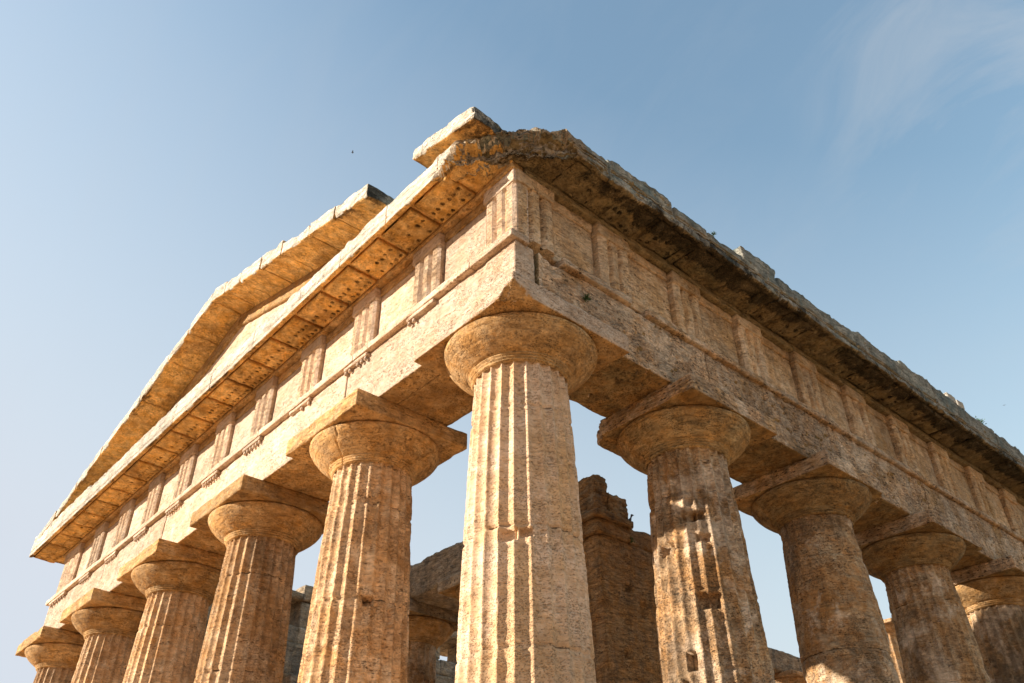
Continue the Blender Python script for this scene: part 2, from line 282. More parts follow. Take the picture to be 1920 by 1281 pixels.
# ------------------------------------------------------------------ columns
ZR = np.array([-8.88, -7.5, -5.6, -4.7, -3.5, -2.65, -2.0, -1.02])
RR = np.array([1.03, .995, .945, .918, .878, .848, .822, .775])
def column(cx, cy, seed, mat, cap_mat, aba_mat, det=1.0, wear=.35, holes=(), joints=None, label=None, rs=1.0, zbase=-8.88, ab_wear=.06, cap_holes=(), crack=None, aba_post=None, deep=1.0, aba=True):
    nth = int(24*round(12*det)); nz = int(7.98/(.034/det))
    th = np.linspace(0, 2*math.pi, nth, endpoint=False); zz = np.linspace(zbase, -.90, nz)
    TH, ZZ = np.meshgrid(th, zz, indexing='ij'); TH = TH.ravel(); ZZ = ZZ.ravel()
    r = np.interp(ZZ, ZR, RR)*rs
    ct, st = np.cos(TH), np.sin(TH)
    Q = np.stack([ct*r, st*r, ZZ], -1)+np.array([cx, cy, 0])
    ph = ((TH*24/(2*math.pi)+.35) % 1)-.5
    top = 1-sstep(ZZ, -.955, -.915)*(1-.0)               # flutes run out under the annulets
    flute = .066*deep*(1-(2*ph)**2)*top*rs
    e = fbm(Q, (1.1, 1.1, .9), 3, seed)*.6+fbm(Q, (3.5, 3.5, 5), 3, seed+4)*.5
    er = wear*.10*np.clip(e+.08, 0, 1)
    arr = .012*np.clip(fbm(Q, (9, 9, 12), 2, seed+8), 0, 1)+.003
    R = np.minimum(r-flute, r-er-arr)
    rough = .004+.010*np.clip(e, 0, 1)*wear*2
    R = R-rough*1.6*np.abs(fbm(Q, (7, 7, 15), 4, seed+12, .65))-.012*wear*np.clip(fbm(Q, (2, 2, 26), 2, seed+15), 0, 1)
    big = np.clip(fbm(Q, (.9, .9, 1.3), 3, seed+40)-.28, 0, 1)
    R = R-wear*.35*big*(.6+.6*fbm(Q, 8, 3, seed+44))
    # fallen-away hollows
    # drum joints
    grime_shade = np.full(len(R), -.12); rnd = np.random.RandomState(seed+100)  # dark colour: dirt and shadow at drum joints, shade inside the holes
    js = joints if joints is not None else [-1.78-.05*rnd.rand(), -3.85+.4*rnd.rand(), -5.6+.5*rnd.rand(), -7.4]
    for j in js:
        w = .5+.8*np.clip(fbm(Q, (5, 5, 1), 3, seed+50+int(j*-10))+.3, 0, 1)
        R = R-.034*w*np.exp(-((ZZ-j-.02*fbm(Q, (1.5, 1.5, 0), 2, seed+61))/(.012+.010*w))**2)
        R = R-.02*wear*np.clip(w-.6, 0, 1)*np.exp(-((ZZ-j)/.07)**2)
        grime_shade = np.maximum(grime_shade, (.25+.55*np.clip(w, 0, 1))*np.exp(-((ZZ-j-.02*fbm(Q, (1.5, 1.5, 0), 2, seed+61))/.022)**2))
    for g in (-1.085, -1.135, -1.185):                     # necking grooves
        R = R-.014*rs*np.exp(-((ZZ-g)/.012)**2)
    for (a_, z_, w_, h_, d_) in holes:
        da = (TH-math.radians(a_)+math.pi) % (2*math.pi)-math.pi
        wob = .012*fbm(Q, 14, 2, seed+70)
        m = sstep(w_/2+wob-np.abs(da*r), -.012, .016)*sstep(h_/2+wob-np.abs(ZZ-z_), -.012, .016)
        R = R-d_*m; grime_shade = np.maximum(grime_shade, .45*m-.1)  # hole insides get a dark colour that paints in their shade
    V = np.stack([cx+ct*R, cy+st*R, ZZ+Z0], -1)
    I = np.arange(nth)[:, None]*nz+np.arange(nz-1)[None]; J = ((np.arange(nth)+1) % nth)[:, None]*nz+np.arange(nz-1)[None]
    F = np.stack([I, J, J+1, I+1], -1).reshape(-1, 4)
    props = {'label': label} if label else None
    shaft = mesh_obj('column', V, F, mat, temple, props=props, attrs={'crust_shade': grime_shade})
    # echinus with its annulets
    prof = [(.760, -.96), (.775, -.945), (.806, -.935), (.806, -.915), (.792, -.908), (.792, -.900), (.828, -.893), (.828, -.875), (.815, -.868), (.815, -.860), (.853, -.853), (.853, -.836), (.842, -.829), (.842, -.822), (.885, -.812),
            (.96, -.762), (1.06, -.690), (1.15, -.612), (1.225, -.53), (1.268, -.466), (1.287, -.42), (1.284, -.388), (1.255, -.365), (1.215, -.352-.004)]
    pr = []
    for i in range(len(prof)-1):
        (a0, b0), (a1, b1) = prof[i], prof[i+1]; k = max(1, int(math.hypot(a1-a0, b1-b0)/(.03/det)))
        for s in range(k): pr.append((a0+(a1-a0)*s/k, b0+(b1-b0)*s/k))
    pr.append(prof[-1]); pr.append((.9, -.356)); pr = np.array(pr)
    ne = int((420 if crack else 200)*det); th = np.linspace(0, 2*math.pi, ne, endpoint=False); npz = len(pr)
    TH = np.repeat(th, npz); r = np.tile(pr[:, 0], ne)*(1 if rs == 1 else rs); ZZ = np.tile(pr[:, 1], ne)
    Q = np.stack([np.cos(TH)*r+cx, np.sin(TH)*r+cy, ZZ], -1)
    dr = .006*fbm(Q, 7, 3, seed+81)-.05*wear*np.clip(fbm(Q, 2.2, 3, seed+85)-.25, 0, 1)*(1+.5*fbm(Q, 12, 2, seed+86))-.004*np.clip(fbm(Q, 24, 2, seed+87), 0, 1)
    dr = np.where(r < .86*rs, dr*.15, dr)
    for (a_, z_, w_, h_, d_) in cap_holes:
        da = (TH-math.radians(a_)+math.pi) % (2*math.pi)-math.pi
        m = sstep(w_/2-np.abs(da*r)+.05*fbm(Q, 7, 3, seed+90), -.03, .03)*sstep(h_/2-np.abs(ZZ-z_)+.05*fbm(Q, 7, 3, seed+91), -.03, .03)
        dr = dr-d_*m*(1+.6*fbm(Q, 16, 3, seed+92))
    if crack is not None:
        for ca_ in crack:
            da = (TH-math.radians(ca_)-.12*fbm(Q, (2, 2, 5), 3, seed+95)-.25*(ZZ+.6)+math.pi) % (2*math.pi)-math.pi
            dr = dr-.03*np.exp(-(da*r/.012)**2)
    R = r+dr
    V = np.stack([cx+np.cos(TH)*R, cy+np.sin(TH)*R, ZZ+Z0], -1)
    I = np.arange(ne)[:, None]*npz+np.arange(npz-1)[None]; J = ((np.arange(ne)+1) % ne)[:, None]*npz+np.arange(npz-1)[None]
    F = np.stack([I, J, J+1, I+1], -1).reshape(-1, 4)
    mesh_obj('echinus', V, F, cap_mat, shaft)
    if aba:
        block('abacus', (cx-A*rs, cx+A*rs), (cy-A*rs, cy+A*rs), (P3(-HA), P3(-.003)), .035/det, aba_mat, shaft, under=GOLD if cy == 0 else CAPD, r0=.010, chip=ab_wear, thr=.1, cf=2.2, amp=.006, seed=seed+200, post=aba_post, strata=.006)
    return shaft

fdeg = lambda cx, cy: math.degrees(math.atan2(CAM[1]-cy, CAM[0]-cx))
# front row
a0 = fdeg(0, 0)
column(0, 0, 5, PSHAFT, GOLD, PALE, det=1.35, wear=.28, joints=[-1.75, -3.72, -5.35, -7.2], ab_wear=.05,
       holes=[(a0-14, -3.86, .27, .16, .10), (a0+3, -3.84, .20, .12, .11), (a0+19, -3.82, .08, .06, .03)],
       label='corner column with deep sunlit flutes and square beam holes at mid height',
       aba_post=cut_corner(0, 0, 1, -1, .34, 12, z0=lambda V: 1.5*np.clip(V[:, 2]-P3(-HA), 0, .3)))
column(XS[1], 0, 15, SHAFT, GOLD, GOLD, det=1.15, wear=.36, holes=[(fdeg(XS[1], 0)+8, -3.62, .19, .14, .18), (fdeg(XS[1], 0)+38, -3.8, .09, .22, .08), (fdeg(XS[1], 0)+32, -4.35, .12, .14, .04), (fdeg(XS[1], 0)+2, -1.75, .28, .12, .05)],
       crack=(fdeg(XS[1], 0)-42, fdeg(XS[1], 0)+62), label='second column of the front row, pitted drums and a cracked capital', cap_holes=[(fdeg(XS[1], 0)+48, -.97, .12, .12, .06)])
for i, (s_, w_) in zip((2, 3, 4, 5), ((25, .28), (35, .35), (45, .35), (55, .3))):
    column(XS[i], 0, s_, SHAFT, GOLD, GOLD, det=.8, wear=w_, ab_wear=[.05, .13, .07, .11][i-2])
# flank row
f1 = fdeg(0, YS[1]); f2 = fdeg(0, YS[2]); f4 = fdeg(0, YS[4])
column(0, YS[1], 65, SHAFTD, CAPD, FLANK, det=1.15, wear=.5, ab_wear=.09,
       holes=[(f1-4, -2.02, .16, .14, .07), (f1-8, -2.32, .30, .16, .16), (f1+6, -2.30, .22, .16, .16), (f1+8, -2.72, .28, .14, .14), (f1-42, -2.80, .36, .20, .14), (f1+4, -3.82, .42, .24, .18), (f1-24, -4.75, .17, .28, .18), (f1+14, -4.9, .2, .07, .05), (f1-34, -5.05, .09, .09, .06), (f1-22, -5.4, .08, .28, .06)],
       label='weathered second flank column with patched flutes and several square holes',
       aba_post=cut_corner(0, YS[1], -1, -1, .22, 3))
column(0, YS[2], 75, SHAFTD, CAPD, FLANK, det=1.0, wear=1.35, deep=.45, ab_wear=.12, label='third flank column, its flutes almost worn away', aba_post=cut_corner(0, YS[2], 1, 1, .33, 8))
column(0, YS[3], 85, SHAFTD, CAPD, FLANK, det=1.0, wear=.8, deep=.8, ab_wear=.09)
column(0, YS[4], 95, SHAFTD, GOLD, FLANK, det=.8, wear=.45, ab_wear=.08, cap_holes=[(f4-55, -.62, .16, .16, .12), (f4-45, -.75, .6, .25, .06)])
for i in (5, 6, 7): column(0, YS[i], 95+10*i, SHAFTD, FLANK, FLANK, det=.5, wear=.6)

# ------------------------------------------------------------------ architrave, taenia, regulae
fj = [T]+[x for x in XS[1:-1]]+[XE]
for i in range(5):
    hi = T if i == 0 else XS[i]-.010; lo = XE if i == 4 else XS[i+1]+.010; ty = T+[0, .012, -.006, .010, 0][i]
    if i == 0: block('architrave', (lo, -T-.04), (-.39, T), (P3(.0), P3(ZT0)), .05, GOLD, temple, chip=.03, seed=299, amp=.01)
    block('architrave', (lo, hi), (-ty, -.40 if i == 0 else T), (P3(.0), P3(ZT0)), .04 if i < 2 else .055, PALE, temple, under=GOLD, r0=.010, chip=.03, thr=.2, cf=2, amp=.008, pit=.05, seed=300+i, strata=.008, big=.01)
yb = [-.30]+YS[1:]
yb[-1] = YE
for i in range(len(yb)-1):
    lo = yb[i] if i == 0 else yb[i]+.008; hi = yb[i+1]-.008
    def post(V, P, lo=lo, i=i):
        if i: return P
        # hollow weathered end beside the corner block
        k = np.exp(-np.clip(V[:, 1]-lo, 0, 9)/.45)*(.6+.6*fbm(V, 3, 3, 5))*(1-.5*np.exp(-((V[:, 1]-lo-.28)/.10)**2))*sstep(V[:, 1]-lo, .05, .2); P = P.copy(); P[:, 0] = np.where(P[:, 0] > 0, P[:, 0]-.27*k, P[:, 0]-0); return P
    block('architrave', (-T, T), (lo, hi), (P3(.0), P3(ZT0)), .04 if i < 2 else .06, FLANK, temple, under=CAPD, r0=.014, chip=.06, thr=.10, cf=2.2, amp=.016, af=7, pit=.16, seed=320+i, strata=.014, big=.02, post=post, end_shade_mat=FSOFF if i == 0 else None)  # first block's end face takes a darker stone, painting the slot's shade
# flat bands (taenia)
def taenia_post(seed, gap):
    def f(V, P):
        return P
    return f
for (x0, x1, s_) in ((-.25, T+.05, 1), (-4.0, -.26, 2), (-8.0, -4.005, 3), (-12.9, -8.005, 4), (-17.8, -12.905, 5), (XE-.09, -17.805, 6)):
    ch = .055 if s_ in (1, 2) else .03
    block('taenia', (x0, x1), (-T-.12, -T+.3), (P3(ZT0+.002), P3(ZT1)), .03 if s_ < 3 else .045, PALE, temple, r0=.006, chip=ch, thr=.05 if s_ < 3 else .2, cf=2.6, amp=.006, seed=340+s_)
for (y0, y1, s_) in ((.24, 2.0, 1), (2.45, 4.3, 2), (4.31, 8.6, 3), (8.61, 13.0, 4), (13.01, 17.4, 5), (17.41, YE, 6)):
    block('taenia', (T-.3, T+.09), (y0, y1), (P3(ZT0+.002), P3(ZT1)), .035 if s_ < 4 else .06, FLANK, temple, r0=.012, chip=.085, thr=0.0, cf=2.4, amp=.012, seed=350+s_)
# frieze backing (metope plane)
TM = T-.125
FE = XE+.125
block('frieze_wall', (FE, TM), (-TM, TM), (P3(ZT1+.003), P3(ZG0-.002)), .05, PALE, temple, amp=.006, chip=.02, seed=360)
block('frieze_wall', (-TM, TM), (TM+.004, YE-.1), (P3(ZT1+.003), P3(ZG0-.002)), .07, FLANK, temple, amp=.012, chip=.02, seed=361, strata=.012)

# ------------------------------------------------------------------ triglyphs and metopes
def triglyph(a0_, a1_, axis, mat, seed, wear=.02, corner=None, z0=None):
    """axis 'x': on the front, facing -y; axis 'y': on the flank, facing +x"""
    w = a1_-a0_; zc = ZF1-.30
    fr = np.array([0, .03, .08, .14, .20, .25, .29, .333, .376, .417, .47, .53, .583, .625, .667, .71, .75, .80, .86, .92, .97, 1.0])
    gd = .08 if axis == 'x' else .11
    dp = np.interp(fr, [0, .08, .25, .333, .417, .583, .667, .75, .92, 1.0], [.055, 0, 0, gd, 0, 0, gd, 0, 0, .055])
    zz = lin(P3(ZT1+.003 if z0 is None else z0), P3(zc), .035)
    us = a0_+fr*w
    d0, d1 = T-.30, T+(.02 if axis == 'x' else .045)
    if axis == 'x': V, F = grid_box(us, lin(-d1, -d0, .05), zz)
    else: V, F = grid_box(lin(d0, d1, .05), us, zz)
    u = V[:, 0] if axis == 'x' else V[:, 1]; out = -V[:, 1] if axis == 'x' else V[:, 0]
    dd = np.interp((u-a0_)/w, fr, dp); dd = dd*sstep(P3(zc)-V[:, 2], .0, .03)
    k = (out > d1-.001)
    er = wear*1.5*np.clip(fbm(V, 2.4, 3, seed)+.1, 0, 1)+.006*fbm(V, 12, 2, seed+2)
    pull = np.where(k, np.maximum(dd, er)+.004*fbm(V, 20, 2, seed+4), 0)
    P = V.copy()
    if axis == 'x': P[:, 1] += pull
    else: P[:, 0] -= pull
    u0 = .006*fbm(V, 5, 3, seed+6)
    P[:, 0 if axis == 'x' else 1] += u0*np.where(k, 1, .3)
    t = mesh_obj('triglyph', P, F, mat, temple, smooth=False)
    if axis == 'x':     # the plaster has come off the flat fillets
        me = t.data; me.materials.append(BARE); no = np.empty(len(me.polygons)*3, np.float32); me.polygons.foreach_get('normal', no); no = no.reshape(-1, 3)
        me.polygons.foreach_set('material_index', ((no[:, 1] < -.93)).astype(np.int32))
    zr = (P3(zc+.002), P3(ZF1))
    if axis == 'x': block('triglyph_cap', (a0_-.012, a1_+.012), (-d1-.022, -d0), zr, .04, mat, t, chip=.02+wear*.5, seed=seed+9, r0=.006)
    else: block('triglyph_cap', (d0, d1+.022), (a0_-.012, a1_+.012), zr, .04, mat, t, chip=.02+wear, seed=seed+9, r0=.01, amp=.01)
    return t
RX = [T+.018]+[-1.33-2.2*k for k in range(10)]            # right edges of the front triglyphs
WX = [.82]+[.86]*9+[1.50]
for k in range(11):
    triglyph(RX[k]-WX[k], RX[k], 'x', PALE, 400+7*k, wear=.012)
LY = [-.80]+[1.27+2.19*k for k in range(13)]
for k in range(14):
    y0 = LY[k]; w_ = .90 if k == 0 else .86
    triglyph(y0, y0+w_, 'y', FLANKT, 500+7*k, wear=.012 if k == 0 else .05)
for k in range(10):                                       # front metopes with their raised bands
    x1 = RX[k]-WX[k]-.02; x0 = RX[k+1]+.02
    m = block('metope', (x0, x1), (-TM-.022, -TM+.1), (P3(ZT1+.003), P3(ZF1-.22)), .045, PALE, temple, amp=.006, chip=.015, seed=600+k)
    block('metope_band', (x0, x1), (-TM-.055, -TM+.1), (P3(ZF1-.217), P3(ZF1-.002)), .04, GOLD, m, amp=.006, chip=.03, seed=620+k)
for k in range(13):
    y0 = LY[k]+(.93 if k == 0 else .89); y1 = LY[k+1]-.035
    m = block('metope', (TM-.1, TM+.022), (y0, y1), (P3(ZT1+.003), P3(ZF1-.22)), .05 if k < 6 else .08, FLANKT, temple, amp=.012, chip=.03, seed=640+k, strata=.012, pit=.06)
    block('metope_band', (TM-.1, TM+.055), (y0, y1), (P3(ZF1-.217), P3(ZF1-.002)), .05, FLANKT, m, amp=.01, chip=.04, seed=660+k)
# regulae with six guttae, front only (the flank ones have weathered off)
rs_ = np.random.RandomState(3)
for k in range(1, 11):
    x1 = RX[k]; x0 = x1-WX[k]; w = x1-x0
    r = block('regula', (x0, x1), (-T-.10, -T+.05), (P3(ZT0-.085), P3(ZT0-.0)), .035, PALE, temple, chip=.05 if k in (1, 2, 3) else .02, thr=-.1 if k in (1, 2, 3) else .2, cf=5, seed=700+k)
    for j in range(6):
        if k == 1 and j not in (0, 1): continue
        if k in (2, 3) and rs_.rand() < .35: continue
        gx = x0+w*(j+.5)/6; n_ = 10; rr = [.018, .028, .038, .034]; zz = [ZT0-.08, ZT0-.095, ZT0-.155, ZT0-.17]
        V = [(gx+a_*math.cos(q*2*math.pi/n_), -T-.052+a_*math.sin(q*2*math.pi/n_), P3(b_)) for a_, b_ in zip(rr, zz) for q in range(n_)]
        F = [(i_*n_+q, i_*n_+(q+1) % n_, (i_+1)*n_+(q+1) % n_, (i_+1)*n_+q) for i_ in range(3) for q in range(n_)]
        F = [f[::-1] for f in F]+[tuple(range(3*n_, 4*n_))[::-1]]
        mesh_obj('gutta', V, F, PALE, r)

# ------------------------------------------------------------------ horizontal cornice (geison)
# bed moulding above the frieze
block('bed_moulding', (XE-.02, T+.03), (-T-.075, -T+.2), (P3(ZF1+.003), P3(ZG0+.06)), .05, GOLD, temple, chip=.03, seed=760, r0=.02)
block('bed_moulding', (T-.2, T+.08), (-T+.21, YE), (P3(ZF1+.003), P3(ZG0+.06)), .06, FSOFF, temple, chip=.04, seed=761, r0=.02)

CUTN = np.array([1.66, 1.36, 0]); CUTN = np.array([1.36, -1.66, 0])/math.hypot(1.36, 1.66)   # outward normal of the broken corner
CUTP = np.array([.12, -1.762])
def corner_break(V, P):
    s = (P[:, 0]-CUTP[0])*CUTN[0]+(P[:, 1]-CUTP[1])*CUTN[1]
    zr = (V[:, 2]-P3(ZG0))/(ZG1-ZG0)
    lim = -.30+.34*zr+.16*fbm(V, 1.6, 3, 41)
    lay = .07*np.sin(V[:, 2]*19+2.5*fbm(V, 1.2, 2, 46))
    ex = np.clip(s-lim, 0, 9); P = P.copy(); P[:, 0] -= CUTN[0]*ex; P[:, 1] -= CUTN[1]*ex
    q = P-np.array([0, 0, 0]); d = (.20*fbm(q, 2.0, 4, 43, .62)+.11*fbm(q, 6.5, 3, 44, .65)+.05*fbm(q, 17, 2, 47)+lay)*sstep(ex, 0, .12)
    P[:, 0] += CUTN[0]*d; P[:, 1] += CUTN[1]*d; P[:, 2] += .10*fbm(q, 3, 3, 45, .6)*sstep(ex, 0, .15)
    return P
def crust_front(V):
    e = sstep(-V[:, 1], 1.40, 1.76); return .75*e*sstep(fbm(V, (.9, .9, .9), 2, 77), -.4, .25)*sstep(P3(ZG0+.1)-V[:, 2], -.02, .02)-.1+.45*sstep(-V[:, 0], 23.2, 23.9)*sstep(P3(ZG0+.1)-V[:, 2], -.02, .02)
def crust_flank(V):
    e = sstep(V[:, 0], .92, 1.5)*(1-.4*sstep(V[:, 0], 1.6, 1.75))*(.6+.4*sstep(V[:, 1], .5, 3.0)); return 1.12*e*(.72+.5*fbm(V, (.8, .8, .8), 2, 78)+.25*fbm(V, (1, 3.2, 1), 2, 79))*sstep(P3(ZG0+.25)-V[:, 2], -.04, .04)+.12*sstep(V[:, 0], .9, 1.3)-.08
def geison_front(x0, x1, i):
    ZG1 = 3.54 if x1 > -5 else (3.57 if x1 > -9 else (3.66 if x1 > -18 else 3.74))
    cell = .026 if x0 > -2 else .035 if x0 > -6 else .05
    def pre(V):
        front = (V[:, 1] < -OV+.001)
        zz = V[:, 2]-P3(0)
        g = -.030*np.exp(-((zz-3.155)/.012)**2)-.022*np.exp(-((zz-3.205)/.012)**2)     # fillet lines
        top = sstep(zz, 3.40, 3.54)
        return np.where(front, g-.035*top*np.clip(fbm(V, 3, 3, 790)+.3, 0, 1), 0)
    def post(V, P):
        P = P.copy()
        # drip lip at the front, mutule bed raised behind it
        low = V[:, 2] < P3(ZG0-.04)+.02
        u = np.clip((-V[:, 1]-(OV-.13))/.02, 0, 1)
        wall = 1-np.clip((-V[:, 1]-(T+.06))/.02, 0, 1)
        P[:, 2] += np.where(low, (1-u)*.075+.02*np.clip(fbm(V, 4, 3, 795), -1, 1)*.6, 0)
        t = V[:, 2] > P3(ZG1)-.02
        P[:, 2] += np.where(t, .05*fbm(V, (1.3, 1.3, 1), 4, 797, .65), 0)
        if x1 > -1.5: P = corner_break(V, P)
        return P
    zs = np.unique(np.concatenate([lin(P3(ZG0-.04), P3(ZG1), .04), P3(np.array([3.13, 3.143, 3.155, 3.167, 3.18, 3.193, 3.205, 3.217, 3.23]))]))
    ys = np.unique(np.concatenate([lin(-OV, 0, cell*1.15), [-OV+.12, -OV+.14]]))
    b = block('cornice', (x0, x1), (-OV, 0), (P3(ZG0-.04), P3(ZG1)), cell, SOFF, temple, ys=ys, zs=zs, r0=.010, chip=.07, thr=.12, cf=2.8, amp=.010, af=7, big=.006, seed=800+i, pre=pre, post=post, attrs={'crust_shade': crust_front})
    # outer face belongs to the bleached stone
    me = b.data; me.materials.append(CROWN)
    co = np.empty(len(me.polygons)*3, np.float32); me.polygons.foreach_get('center', co); co = co.reshape(-1, 3)
    no = np.empty(len(me.polygons)*3, np.float32); me.polygons.foreach_get('normal', no); no = no.reshape(-1, 3)
    idx = ((no[:, 1] < -.35) & (co[:, 1] < -OV+.10) | (co[:, 2] > P3(ZG1)-.14)).astype(np.int32)
    if x1 > -1.5:
        me.materials.append(BROKEN); k_ = (co[:, 0]-CUTP[0])*CUTN[0]+(co[:, 1]-CUTP[1])*CUTN[1]
        idx = np.where((k_ > -.42) & (no[:, 2] > -.72) & (no[:, 0]*CUTN[0]+no[:, 1]*CUTN[1] > .1) & (co[:, 0] > .12), 2, idx)
    me.polygons.foreach_set('material_index', idx)
    return b
GX = [.835, -.245, -1.9, -3.55, -5.2, -7.35, -9.6, -11.8, -14.0, -16.2, -18.4, -20.6, -22.1, XE-.93]
for i in range(len(GX)-1): geison_front(GX[i+1]+.003, GX[i]-.003, i)
# mutules with two rows of drilled peg holes
def mutule(x0, x1, axis, mat, seed, wear=.0, hole=1.0, crust_shade=crust_front, zb=ZG0):
    d0, d1 = T+.085, OV-.15
    if axis == 'x': xs, ys = lin(x0, x1, .0235), lin(-d1, -d0, .0235)
    else: xs, ys = lin(d0, d1, .03), lin(x0, x1, .03)
    zs = np.array([P3(zb-.075), P3(zb-.03), P3(zb+.05)])
    V, F = grid_box(xs, ys, zs)
    u = (V[:, 0] if axis == 'x' else V[:, 1]); o = (-V[:, 1] if axis == 'x' else V[:, 0])
    e = np.minimum(np.minimum(u-x0, x1-u), np.minimum(o-d0, d1-o))+(.06*fbm(V, 5, 3, seed+6) if wear > .5 else 0)
    low = V[:, 2] < P3(zb-.07)
    h = np.zeros(len(V)); rnd = np.random.RandomState(seed)
    for row in (.13, .47, ):
        for j in range(6):
            hx = x0+(x1-x0)*(j+.5)/6+rnd.uniform(-.018, .018); hy = d0+(d1-d0)*row+rnd.uniform(-.022, .022)
            if rnd.rand() < min(.6, .07+wear): continue
            h = np.maximum(h, (.55+.45*rnd.rand())*sstep(.040+.010*rnd.rand()-np.hypot(u-hx, o-hy), -.006, .008))
    P = V.copy(); er = np.clip(fbm(V, 3, 3, seed+1)-.05, 0, 1)
    P[:, 2] += np.where(low, .06*h*hole+.12*wear*np.clip(fbm(V, 1.7, 3, seed//50), -1, 1)+.05*er*(.4+2*wear)+.005*fbm(V, 12, 2, seed+2)+(.03 if wear < .5 else .07)*sstep(.03+.05*er-e, 0, .03 if wear < .5 else .08), 0)
    cr = crust_shade(V)
    o_ = mesh_obj('mutule', P, F, mat, temple, attrs={'crust_shade': cr+1.5*h*hole})  # peg holes are coloured black as well, painting the shade inside them
    return o_
MX0 = RX[1]-WX[1]/2
k = 0
for j in range(-1, 19):
    c = MX0+1.1*(-j)
    if c > .1: continue
    mutule(c-.49, c+.49, 'x', SOFF, 900+j, wear=.28 if c > -2.2 else .0)
mutule(MX0-1.1*19-.5, MX0-1.1*19+.5, 'x', SOFF, 930, wear=.2); mutule(-23.75, -22.9, 'x', SOFF, 931, wear=.35)

# flank cornice: each block with its own surviving height
FB = [(-1.762, 0.735, 3.53), (.74, 2.60, 3.70), (2.61, 3.65, 3.62), (3.66, 4.86, 3.56), (4.87, 6.13, 3.93), (6.14, 8.30, 3.74), (8.31, 9.30, 3.70), (9.31, 11.6, 3.82), (11.61, 13.3, 3.95), (13.31, 15.2, 3.93), (15.21, 17.0, 3.90), (17.01, 19.4, 3.84), (19.41, 22.0, 3.80), (22.01, 25.0, 3.85), (25.01, 28.0, 3.8), (28.01, YE, 3.8)]
FZ0 = 3.10
for i, (y0, y1, zt) in enumerate(FB):
    cell = .03 if y0 < 1 else .042 if y0 < 8 else .06
    xin = T-.55 if i else .838
    def pre(V):
        zz = V[:, 2]-P3(0); f = V[:, 0] > OV-.001
        g = -.035*np.exp(-((zz-3.27)/.016)**2)-.03*np.exp(-((zz-3.34)/.014)**2)
        return np.where(f, g-.06*np.clip(fbm(V, (2.5, 2.5, 5), 4, 803, .65)+.1, 0, 1), 0)
    def post(V, P, zt=zt, i=i, y0=y0):
        P = P.copy(); low = V[:, 2] < P3(FZ0)+.02
        lip = sstep(V[:, 0], OV-.16, OV-.12)
        P[:, 2] += np.where(low, .045*(1-lip)+.085*fbm(V, (1.3, 1.3, 1), 4, 805, .6)+.10*np.abs(fbm(V, (3, 3, 1), 4, 806, .65))-.03, 0)
        t = V[:, 2] > P3(zt)-.02
        P[:, 2] += np.where(t, .09*fbm(V, (1.6, 1.6, 1), 4, 807+i, .7)+.09*fbm(V, 6, 3, 815, .6)-.14*sstep(V[:, 0], 1.1, 1.76)*np.clip(fbm(V, 1.2, 3, 811+i)+.1, 0, 1), 0)
        if i < 2: P = corner_break(V, P)
        return P
    zs = np.unique(np.concatenate([lin(P3(FZ0), P3(zt), .045), P3(np.array([3.25, 3.26, 3.27, 3.28, 3.29, 3.32, 3.33, 3.34, 3.35, 3.36]))]))
    b = block('cornice', (xin, OV), (y0, y1), (P3(FZ0), P3(zt)), cell, FSOFF, temple, zs=zs, r0=.015, chip=.10, thr=.0, cf=2.6, amp=.022, af=6, big=.02, seed=830+i, pre=pre, post=post, attrs={'crust_shade': crust_flank})
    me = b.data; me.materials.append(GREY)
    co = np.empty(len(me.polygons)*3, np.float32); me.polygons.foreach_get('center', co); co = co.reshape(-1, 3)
    no = np.empty(len(me.polygons)*3, np.float32); me.polygons.foreach_get('normal', no); no = no.reshape(-1, 3)
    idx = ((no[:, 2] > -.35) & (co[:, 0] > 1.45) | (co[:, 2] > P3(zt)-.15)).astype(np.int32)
    if i < 2:
        me.materials.append(BROKEN); k_ = (co[:, 0]-CUTP[0])*CUTN[0]+(co[:, 1]-CUTP[1])*CUTN[1]
        idx = np.where((k_ > -.42) & (no[:, 2] > -.72) & (no[:, 0]*CUTN[0]+no[:, 1]*CUTN[1] > .1) & (co[:, 0] > .12), 2, idx)
    me.polygons.foreach_set('material_index', idx)
mr_ = np.random.RandomState(17)
for k in range(1, 14):
    for q in (0, 1):
        c = LY[k]+.43+1.095*q
        w0, w1 = .40+.10*mr_.rand(), .40+.10*mr_.rand()
        if mr_.rand() < .16: continue
        mutule(c-w0, c+w1, 'y', FSOFF, 960+2*k+q, wear=.9+.4*mr_.rand(), hole=.9, crust_shade=crust_flank, zb=FZ0+.048)
mutule(.0, .9, 'y', FSOFF, 958, wear=1.0, hole=.6, crust_shade=crust_flank, zb=FZ0+.048)

# ------------------------------------------------------------------ pediment
APX, APZ = -11.12, 6.72          # lower edge of the raking cornice at the apex
SL = (APZ-4.45)/(APX+2.74)*-1    # slope
def zrake(x): return APZ-abs(x-APX)*abs(SL)
